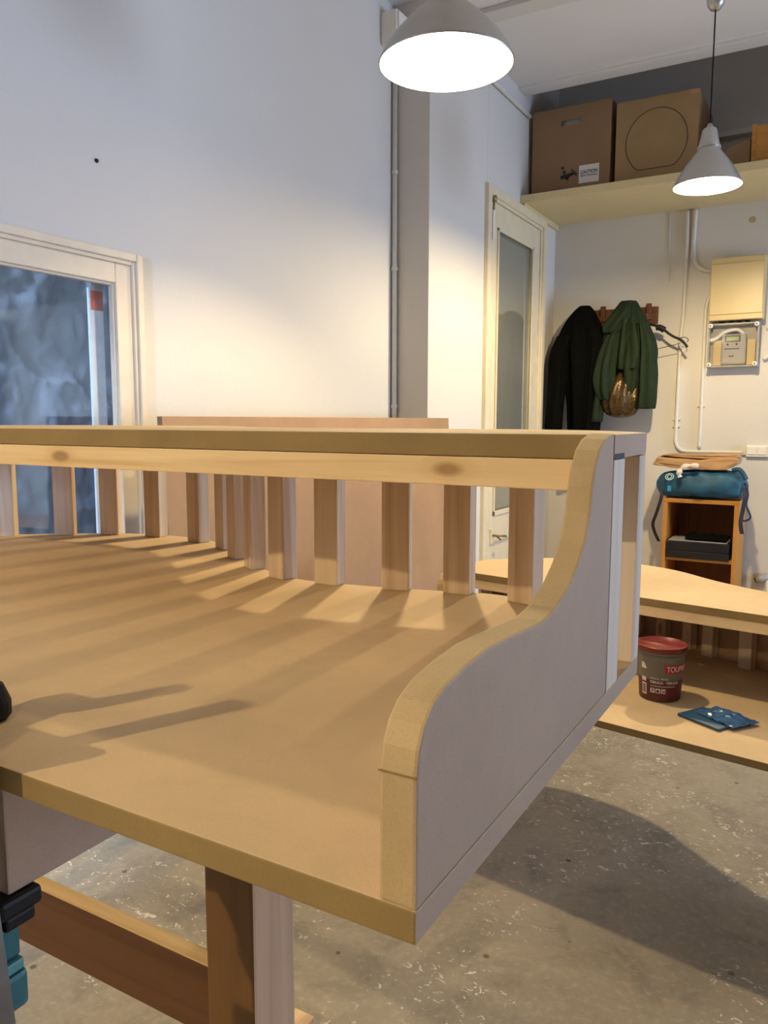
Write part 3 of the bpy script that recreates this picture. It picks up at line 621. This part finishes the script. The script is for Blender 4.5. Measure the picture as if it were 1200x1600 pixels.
# ------------------------------------------------------------------ coat rack, jackets, hanger
rk = thing('coat_rack', 'dark wooden coat rack board holding the jackets', 'coat rack', (-1.12, YB, 1.86))
b = NB(); box(b, (-1.31, YB-.022, 1.850), (-.942, YB-.0005, 1.945), .004); part('back_board', b, DARKWOOD, rk)
for x in (-1.36+.11, -.990, -1.10):
    b = NB(); box(b, (x-.014, YB-.045, 1.872), (x+.014, YB-.0225, 1.962), .005); tube(b, smooth_path([(x, YB-.035, 1.885), (x, YB-.07, 1.87), (x, YB-.085, 1.90)], 4), .009, 8); part('peg', b, DARKWOOD, rk)
jk = thing('jacket', 'black jacket hanging on the left of the coat rack', 'jacket', (-1.36, 4.64, 1.05), 0, 'jackets on the coat rack')
b = NB(); loft(b, [(-1.345, 4.68, 1.965, .030, .025, .02), (-1.350, 4.675, 1.93, .062, .045, .05), (-1.355, 4.655, 1.86, .098, .065, .07), (-1.350, 4.64, 1.76, .135, .085, .09), (-1.335, 4.635, 1.62, .120, .09, .12), (-1.325, 4.635, 1.45, .098, .09, .14), (-1.320, 4.635, 1.25, .088, .085, .15), (-1.318, 4.635, 1.05, .085, .08, .15)], 44, 7, .1, .6); part('body', b, CLOTHK, jk, True)
b = NB(); loft(b, [(-1.425, 4.60, 1.79, .055, .05, .04), (-1.458, 4.59, 1.68, .060, .06, .07), (-1.468, 4.585, 1.52, .056, .058, .10), (-1.478, 4.58, 1.35, .054, .055, .10), (-1.488, 4.58, 1.16, .052, .05, .10)], 30, 6, .1, 1.5); part('sleeve', b, CLOTHK, jk, True)
b = NB(); loft(b, [(-1.262, 4.60, 1.83, .045, .05, .04), (-1.240, 4.585, 1.72, .048, .06, .08), (-1.246, 4.58, 1.5, .048, .055, .10), (-1.262, 4.58, 1.22, .045, .05, .10)], 30, 6, .1, .2); part('sleeve', b, CLOTHK, jk, True)
jg = thing('jacket', 'dark green hooded jacket hanging on the right of the coat rack', 'jacket', (-1.08, 4.63, 1.28), 0, 'jackets on the coat rack')
b = NB(); loft(b, [(-1.088, 4.67, 1.972, .040, .04, .03), (-1.088, 4.65, 1.935, .058, .06, .08), (-1.084, 4.63, 1.86, .082, .08, .16), (-1.080, 4.62, 1.76, .112, .095, .20), (-1.078, 4.615, 1.66, .128, .10, .22), (-1.080, 4.61, 1.585, .115, .085, .22)], 64, 11, .1, .3); part('body', b, CLOTHG, jg, True)
b = NB(); loft(b, [(-1.150, 4.60, 1.79, .035, .05, .08), (-1.168, 4.585, 1.68, .050, .07, .16), (-1.176, 4.575, 1.56, .060, .078, .20), (-1.168, 4.57, 1.46, .055, .07, .20), (-1.156, 4.57, 1.415, .045, .055, .15)], 40, 6, .1, 2.2); part('front_flap', b, CLOTHG, jg, True)
b = NB(); loft(b, [(-1.190, 4.60, 1.72, .024, .05, .08), (-1.208, 4.59, 1.56, .036, .055, .14), (-1.230, 4.58, 1.42, .042, .055, .16), (-1.240, 4.58, 1.29, .042, .05, .14)], 32, 5, .1, .9); part('sleeve', b, CLOTHG, jg, True)
b = NB(); loft(b, [(-1.000, 4.61, 1.84, .026, .05, .08), (-.972, 4.60, 1.72, .042, .07, .14), (-.962, 4.595, 1.58, .052, .072, .17), (-.958, 4.59, 1.45, .055, .07, .17), (-.960, 4.59, 1.365, .054, .06, .13)], 36, 7, .1, 1.1); part('sleeve', b, CLOTHG, jg, True)
b = NB(); loft(b, [(-1.040, 4.575, 1.74, .026, .03, .08), (-1.030, 4.56, 1.62, .038, .04, .16), (-1.030, 4.56, 1.50, .034, .035, .18), (-1.036, 4.565, 1.44, .022, .03, .14)], 28, 4, .1, 2.9); part('front_flap', b, CLOTHG, jg, True)
b = NB(); loft(b, [(-1.09, 4.655, 1.970, .044, .045, .05), (-1.105, 4.60, 1.90, .066, .05, .14), (-1.140, 4.565, 1.835, .062, .04, .18), (-1.158, 4.56, 1.79, .045, .028, .14)], 36, 6, .08, 1.9); part('hood', b, CLOTHG, jg, True)
b = NB(); loft(b, [(-1.095, 4.62, 1.58, .035, .04, .05), (-1.085, 4.60, 1.52, .075, .07, .10), (-1.092, 4.59, 1.45, .092, .082, .14), (-1.098, 4.59, 1.385, .092, .08, .12), (-1.098, 4.60, 1.335, .075, .062, .08), (-1.098, 4.61, 1.315, .03, .03, .04)], 40, 9, .1, .4); single('bag', 'shiny bronze fabric bag hanging under the green jacket', 'bag', b, BRONZE, (-1.095, 4.6, 1.31), True, None)
hg = thing('coat_hanger', 'black coat hanger arm poking out beside the green jacket', 'hanger', (-.85, 4.64, 1.7))
b = NB(); tube(b, smooth_path([(-1.0, 4.66, 1.845), (-.945, 4.655, 1.83), (-.905, 4.65, 1.815), (-.845, 4.645, 1.768), (-.79, 4.64, 1.738), (-.757, 4.635, 1.700)], 5), .007, 10, None); part('arm', b, BLACK, hg, True)
b = NB(); tube(b, smooth_path([(-.93, 4.65, 1.815), (-.91, 4.65, 1.815), (-.885, 4.65, 1.80)], 3), .017, 10); part('shoulder_end', b, BLACK, hg, True)
b = NB(); tube(b, smooth_path([(-.80, 4.645, 1.752), (-.775, 4.65, 1.755), (-.757, 4.65, 1.742), (-.762, 4.65, 1.728)], 4), .0022, 6); tube(b, [(-.96, 4.66, 1.69), (-.80, 4.648, 1.722), (-.783, 4.643, 1.735)], .0018, 6); part('wire', b, BLACK, hg, True)

# ------------------------------------------------------------------ cabinet with bag and parcel
cbn = thing('open_cabinet', 'orange wooden open cabinet against the back wall under the blue bag', 'cabinet', (-.618, 4.55, FZ))
cx0, cx1, cy0, cy1, cz = -.806, -.431, 4.40, 4.74, .886
for a, c, m in (((cx0, cy0, FZ), (cx0+.022, cy1, cz-.022), ORANGE), ((cx1-.022, cy0, FZ), (cx1, cy1, cz-.022), ORANGE)):
    b = NB(); box(b, a, c, .0015); part('side_panel', b, m, cbn)
b = NB(); box(b, (cx0, cy0, cz-.0215), (cx1, cy1, cz), .0015); part('top_panel', b, ORANGEH, cbn)
b = NB(); box(b, (cx0+.0225, cy1-.012, FZ+.03), (cx1-.0225, cy1, cz-.022)); part('back_panel', b, SHADEBACK, cbn)  # darker than the sides: the cabinet's inner shade painted into its colour
for z in (.553, FZ+.05):
    b = NB(); box(b, (cx0+.0225, cy0+.008, z), (cx1-.0225, cy1-.0125, z+.016), .001); part('shelf', b, ORANGEH, cbn)
for k, (lab, z0_, z1_) in enumerate((('black flat case lying lowest on the cabinet shelf', .5695, .609), ('black flat case stacked on the other inside the cabinet', .6095, .660))):
    t = thing('flat_case', lab, 'case', (-.62, 4.5, z0_), 0, 'cases in the cabinet')
    b = NB(); box(b, (-.790+.012*0, 4.385, z0_), (-.475, 4.62, z1_), .004); 
    bmesh.ops.translate(b, vec=(.0085, 0, 0), verts=b.verts); part('body', b, BLACK, t)
    if k: 
        b = NB(); box(b, (-.772, 4.40, z1_), (-.48, 4.61, z1_+.003), .001); part('silver_lid', b, GREYP, t)
b = NB(); n_ = 26; g = []
for i in range(n_+1):
    row = []
    for k in range(12):
        x = -.69+.205*i/n_; y = 4.42+.15*k/11; z = .674+.020*abs(noise.noise(Vector((i*.35, k*.4, 3))))+.016*math.sin(k/11*math.pi)*(1-.4*i/n_)
        row.append(b.verts.new((x, y, z)))
    g.append(row)
for i in range(n_):
    for k in range(11): b.faces.new((g[i][k], g[i+1][k], g[i+1][k+1], g[i][k+1]))
ext = bmesh.ops.extrude_face_region(b, geom=b.faces[:]); bmesh.ops.translate(b, vec=(0, 0, -.008), verts=[v for v in ext['geom'] if isinstance(v, bmesh.types.BMVert)])
single('folded_cloth', 'crumpled black cloth lying on the cases in the cabinet', 'cloth', b, CLOTHK, (-.6, 4.5, .665), True)
# dry bag: a fat cushion with pointed left end
db = thing('backpack', 'teal-blue fabric backpack lying on the orange cabinet', 'bag', (-.63, 4.5, .888))
b = NB(); secs = [(-.862, .012, .015, .955), (-.835, .05, .055, .955), (-.79, .10, .067, .958), (-.70, .13, .072, .962), (-.60, .135, .074, .966), (-.50, .13, .071, .965), (-.44, .11, .064, .958), (-.415, .07, .045, .950), (-.402, .02, .02, .948)]
sp_ = smooth_path([Vector((s[0], s[1], s[2])) for s in secs], 5); sz_ = smooth_path([Vector((s[3], 0, 0)) for s in secs], 5); rings = []
for j, (s, zz) in enumerate(zip(sp_, sz_)):
    rg = []
    for i in range(36):
        th_ = 2*math.pi*i/36; f = 1+.10*noise.noise(Vector((s.x*16, math.cos(th_)*1.9, math.sin(th_)*1.9)))
        cy_ = math.copysign(abs(math.cos(th_))**.62, math.cos(th_)); sz = math.copysign(abs(math.sin(th_))**.62, math.sin(th_))
        rg.append(b.verts.new((s.x, 4.50+s.y*f*cy_, max(.8875, zz.x+s.z*f*sz))))
    rings.append(rg)
for a, c in zip(rings, rings[1:]):
    for i in range(36): b.faces.new((a[i], a[(i+1) % 36], c[(i+1) % 36], c[i]))
b.faces.new(rings[0]); b.faces.new(rings[-1][::-1]); part('body', b, DRY, db, True)
def ribbon(pts, wv, mat, nm, root):
    b = NB(); P = smooth_path(pts, 5); rows = []
    for q in P: rows.append([b.verts.new(q+Vector(o_)) for o_ in ((-wv/2, 0, 0), (wv/2, 0, 0), (wv/2, .004, 0), (-wv/2, .004, 0))])
    for a, c in zip(rows, rows[1:]):
        for i in range(4): b.faces.new((a[i], a[(i+1) % 4], c[(i+1) % 4], c[i]))
    b.faces.new(rows[0]); b.faces.new(rows[-1][::-1]); return part(nm, b, mat, root)
ribbon([(-.822, 4.42, .93), (-.818, 4.40, .885), (-.838, 4.39, .80), (-.853, 4.39, .745), (-.842, 4.39, .70), (-.818, 4.39, .650)], .017, BLACK, 'strap', db)
ribbon([(-.415, 4.42, .955), (-.405, 4.39, .91), (-.412, 4.385, .84), (-.418, 4.38, .78), (-.409, 4.38, .722)], .020, NAVY, 'strap', db)
b = NB(); tube(b, smooth_path([(-.412, 4.42, .98), (-.392, 4.40, .93), (-.396, 4.39, .87), (-.374, 4.385, .812), (-.392, 4.385, .792), (-.408, 4.385, .79)], 5), .005, 6); part('cord', b, NAVY, db, True)
b = NB(); tube(b, smooth_path([(-.47, 4.42, 1.045), (-.44, 4.40, 1.05), (-.42, 4.40, 1.03), (-.405, 4.40, 1.0)], 4), .012, 8); part('side_strap', b, DRY, db, True)
b = NB()
for cx_, r_ in ((-.775, .020), (-.775, .011)):
    tube(b, [(cx_+r_*math.cos(a*.3142), 4.378-.0+.10*abs(0)+.004*math.sin(a*.3142)+.012*math.sin(a*.3142), 1.003+r_*.8*math.sin(a*.3142)) for a in range(21)], .0025, 5)
part('round_print', b, PRINTB, db)
b = NB(); box(b, (-.785, 4.383, .925), (-.766, 4.392, .955), .001); part('label_patch', b, SKYBLUE, db)
pc = thing('paper_parcel', 'crumpled brown paper parcel lying on the teal-blue backpack', 'parcel', (-.65, 4.5, 1.04))
b = NB(); prism(b, [(-.872, 1.064), (-.78, 1.050), (-.55, 1.045), (-.50, 1.048), (-.452, 1.075), (-.446, 1.105), (-.48, 1.112), (-.63, 1.094), (-.80, 1.102), (-.845, 1.108)], 4.40, 4.60, 1, .006)
bmesh.ops.subdivide_edges(b, edges=b.edges[:], cuts=2, use_grid_fill=True)
for v in b.verts: v.co += Vector((0, .012, .005))*noise.noise(v.co*19)
part('lower_fold', b, KRAFT, pc)
b = NB(); prism(b, [(-.842, 1.112), (-.66, 1.100), (-.52, 1.104), (-.448, 1.110), (-.458, 1.128), (-.60, 1.122), (-.80, 1.120)], 4.43, 4.60, 1, .004)
bmesh.ops.subdivide_edges(b, edges=b.edges[:], cuts=2, use_grid_fill=True)
for v in b.verts: v.co += Vector((0, .01, .004))*noise.noise(v.co*23)
part('upper_fold', b, KRAFT, pc)
b = NB(); tube(b, smooth_path([(-.628, 4.352, 1.066), (-.655, 4.350, 1.066), (-.690, 4.347, 1.063), (-.712, 4.345, 1.048), (-.722, 4.343, 1.025), (-.716, 4.342, 1.004)], 5), .012, 10, [.008+.007*abs(math.sin(k*.42)) for k in range(26)]); single('cloth_tie', 'small off-white knotted cloth between the parcel and the backpack', 'cloth', b, TOGGLE, (-.67, 4.35, 1.01), True)

# ------------------------------------------------------------------ bucket and packets on the second carcass
bx, by, bz = -.333, 1.875, .6556
bk = thing('bucket', 'grey and dark red tub of filler with a red lid', 'tub', (bx, by, bz))
def brad(z): return .0455+(.0535-.0455)*(z/.118)
b = NB(); lathe(b, [(.0005, bz), (.043, bz), (.0455, bz+.003)]+[(brad(.118*k/8), bz+.118*k/8) for k in range(1, 9)]+[(.050, bz+.118), (.0005, bz+.117)], bx, by, 48, True, True); part('body', b, BUCK, bk, True)
b = NB(); lathe(b, [(brad(.002)+.0003, bz+.003), (brad(.052)+.0004, bz+.052)], bx, by, 48); part('red_print_band', b, BUCKR, bk, True)
b = NB(); lathe(b, [(.052, bz+.112), (.0555, bz+.112), (.0555, bz+.117), (.052, bz+.118)], bx, by, 48); part('collar', b, BUCK, bk, True)
b = NB(); lathe(b, [(.0555, bz+.118), (.0575, bz+.119), (.0575, bz+.127), (.0560, bz+.1295), (.0535, bz+.129), (.0515, bz+.125), (.0005, bz+.124)], bx, by, 48, True, True); part('lid', b, RED, bk, True)
view = math.atan2(-by, -bx)       # the side of the tub that faces the viewer
def wrap(bm, dx, dz, lift=.0012):
    """flat x/z drawing wrapped on the tub, dx measured round the wall from the front"""
    for v in bm.verts:
        x, z = v.co.x+dx, v.co.y+dz; r = brad(z)+lift; a = view+x/.05
        v.co = Vector((bx+r*math.cos(a), by+r*math.sin(a), bz+z))
    return bm
def wtext(s, dx, dz, wdt, hgt, mat, nm, bold=.0, lift=.0014):
    t = textmesh(s, 1.0, bold); xs = [v.co.x for v in t.verts]; ys = [v.co.y for v in t.verts]; mx, my = min(xs), min(ys)
    sx, sy = wdt/(max(xs)-mx), hgt/(max(ys)-my)
    for v in t.verts: v.co = Vector(((v.co.x-mx)*sx, (v.co.y-my)*sy, 0))
    return part(nm, wrap(t, dx, dz, lift), mat, bk)
def wrect(pts, mat, nm, lift=.0008, nsub=8):
    t = bmesh.new(); vs_ = [t.verts.new((x, z, 0)) for x, z in pts]; t.faces.new(vs_); bmesh.ops.subdivide_edges(t, edges=t.edges[:], cuts=nsub, use_grid_fill=True)
    return part(nm, wrap(t, 0, 0, lift), mat, bk)
wrect([(.012, .070), (.075, .070), (.075, .090), (.006, .090)], REDLOGO, 'logo_panel')
wtext('TOUPRET', .013, .0735, .060, .0135, WPRINT, 'lettering', .012)
wtext('MASILLA \u00b7 MASSA', -.022, .055, .040, .004, WPRINT, 'lettering', .01)
wtext('FIBRADA \u00b7 FIBRADA', -.022, .0445, .066, .0065, WPRINT, 'lettering', .02)
wrect([(-.022, .037), (.036, .037), (.036, .040), (-.022, .040)], GREYP, 'print_line')
for k in range(3): wrect([(-.022+.0125*k, .022), (-.0115+.0125*k, .022), (-.0115+.0125*k, .033), (-.022+.0125*k, .033)], WPRINT, 'pictogram')
b = NB()
wtext('\u2197', -.0205, .0235, .007, .008, BUCKR, 'pictogram_mark', .02, .0018); wtext('\u25cf', -.008, .0235, .007, .007, BUCKR, 'pictogram_mark', 0, .0018); wtext('=', .0045, .0245, .008, .005, BUCKR, 'pictogram_mark', .02, .0018)
b.free()
wrect([(-.046, .014), (-.032, .014), (-.032, .042), (-.046, .042)], WPRINT, 'barcode_panel')
for k in range(6): wrect([(-.044, .019+.0035*k), (-.034, .019+.0035*k), (-.034, .021+.0035*k), (-.044, .021+.0035*k)], INK, 'barcode_bar', .0014, 3)
wrect([(-.046, .046), (-.033, .046), (-.033, .056), (-.046, .056)], WPRINT, 'print_patch'); wrect([(-.046, .076), (-.032, .076), (-.032, .080), (-.038, .090), (-.046, .090)], WPRINT, 'print_patch')
def packet(label, pts, z, mat, film=None):
    t = thing('sandpaper_packet', label, 'packet', (pts[0][0], pts[0][1], z), 0, 'packets beside the tub'); b = NB()
    prism(b, pts, z, z+.006, 2, .001); part('sheet', b, mat, t)
    return t
p1 = packet('dark blue flat packet lying beside the filler tub', [(-.274, 1.766), (-.184, 1.714), (-.141, 1.789), (-.232, 1.837)], .6557, BLUEB)
p2 = thing('plastic_packet', 'crinkled clear plastic packet with blue content on the flat packet', 'packet', (-.199, 1.782, .6620), 0, 'packets beside the tub')
b = NB(); q0, q1, q2, q3 = [Vector(q) for q in ((-.242, 1.789, 0), (-.159, 1.730, 0), (-.113, 1.792, 0), (-.205, 1.844, 0))]; g = []; n_ = 18
for i in range(n_+1):
    row = []
    for k in range(n_+1):
        s_, t_ = i/n_, k/n_; q = (q0*(1-s_)+q1*s_)*(1-t_)+(q3*(1-s_)+q2*s_)*t_
        q.z = .6638+.013*math.sin(math.pi*s_)*math.sin(math.pi*t_)+.007*max(0, noise.noise(Vector((s_*7, t_*6, 2.2)))); row.append(b.verts.new(q))
    g.append(row)
for i in range(n_):
    for k in range(n_): b.faces.new((g[i][k], g[i+1][k], g[i+1][k+1], g[i][k+1]))
ext = bmesh.ops.extrude_face_region(b, geom=b.faces[:]); bmesh.ops.translate(b, vec=(0, 0, -.0015), verts=[v for v in ext['geom'] if isinstance(v, bmesh.types.BMVert)])
part('film', b, BLUEF, p2)

# ------------------------------------------------------------------ clamp at the left edge
cl = thing('bar_clamp', 'teal and black bar clamp gripping the left front edge of the large counter', 'clamp', (-.470, .28, .90))
b = NB(); vs0 = []
for z, c_ in ((.912, -.4485), (BZ1, -.4720), (BZ1+.117, -.4830)):
    vs0.append([b.verts.new((c_+dx, .281+dy, z)) for dx, dy in ((-.011, -.005), (.009, -.005), (.009, .005), (-.011, .005))])
for a, c in zip(vs0, vs0[1:]):
    for i in range(4): b.faces.new((a[i], a[(i+1) % 4], c[(i+1) % 4], c[i]))
b.faces.new(vs0[0]); b.faces.new(vs0[-1][::-1]); part('bar', b, STEEL, cl)
b = NB(); box(b, (-.560, .262, BZ0-.006), (-.447, .2745, BZ1+.050), .003); box(b, (-.560, .266, BZ1+.026), (-.525, .345, BZ1+.044), .004); part('upper_jaw_shade_block', b, BLACK, cl)  # front box is an unseen block added to shade the board edge
b = NB(); lathe(b, [(.010, BZ1+.0005), (.013, BZ1+.004), (.013, BZ1+.014), (.008, BZ1+.027)], -.529, .340, 18, True, True); part('pad', b, BLACK, cl)
b = NB(); tube(b, [(-.548, .285, BZ1+.04), (-.548, .284, BZ1+.06), (-.547, .283, BZ1+.075), (-.545, .282, BZ1+.117)], .007, 10, [.006, .006, .011, .0095]); part('screw', b, BLACK, cl)
b = NB(); box(b, (-.478, .2865, .975), (-.4505, .318, .9875), .003); box(b, (-.457, .290, .967), (-.4505, .312, .976), .002); part('lower_jaw', b, BLACK, cl)
b = NB(); box(b, (-.470, .2865, .944), (-.4555, .303, .9745), .002); part('handle', b, TEAL, cl)
b = NB(); box(b, (-.490, .2865, .9355), (-.4520, .303, .9435), .002); part('trigger', b, TEALL, cl)
b = NB(); box(b, (-.490, .2865, .909), (-.4510, .305, .9350), .004); part('grip', b, TEAL, cl)
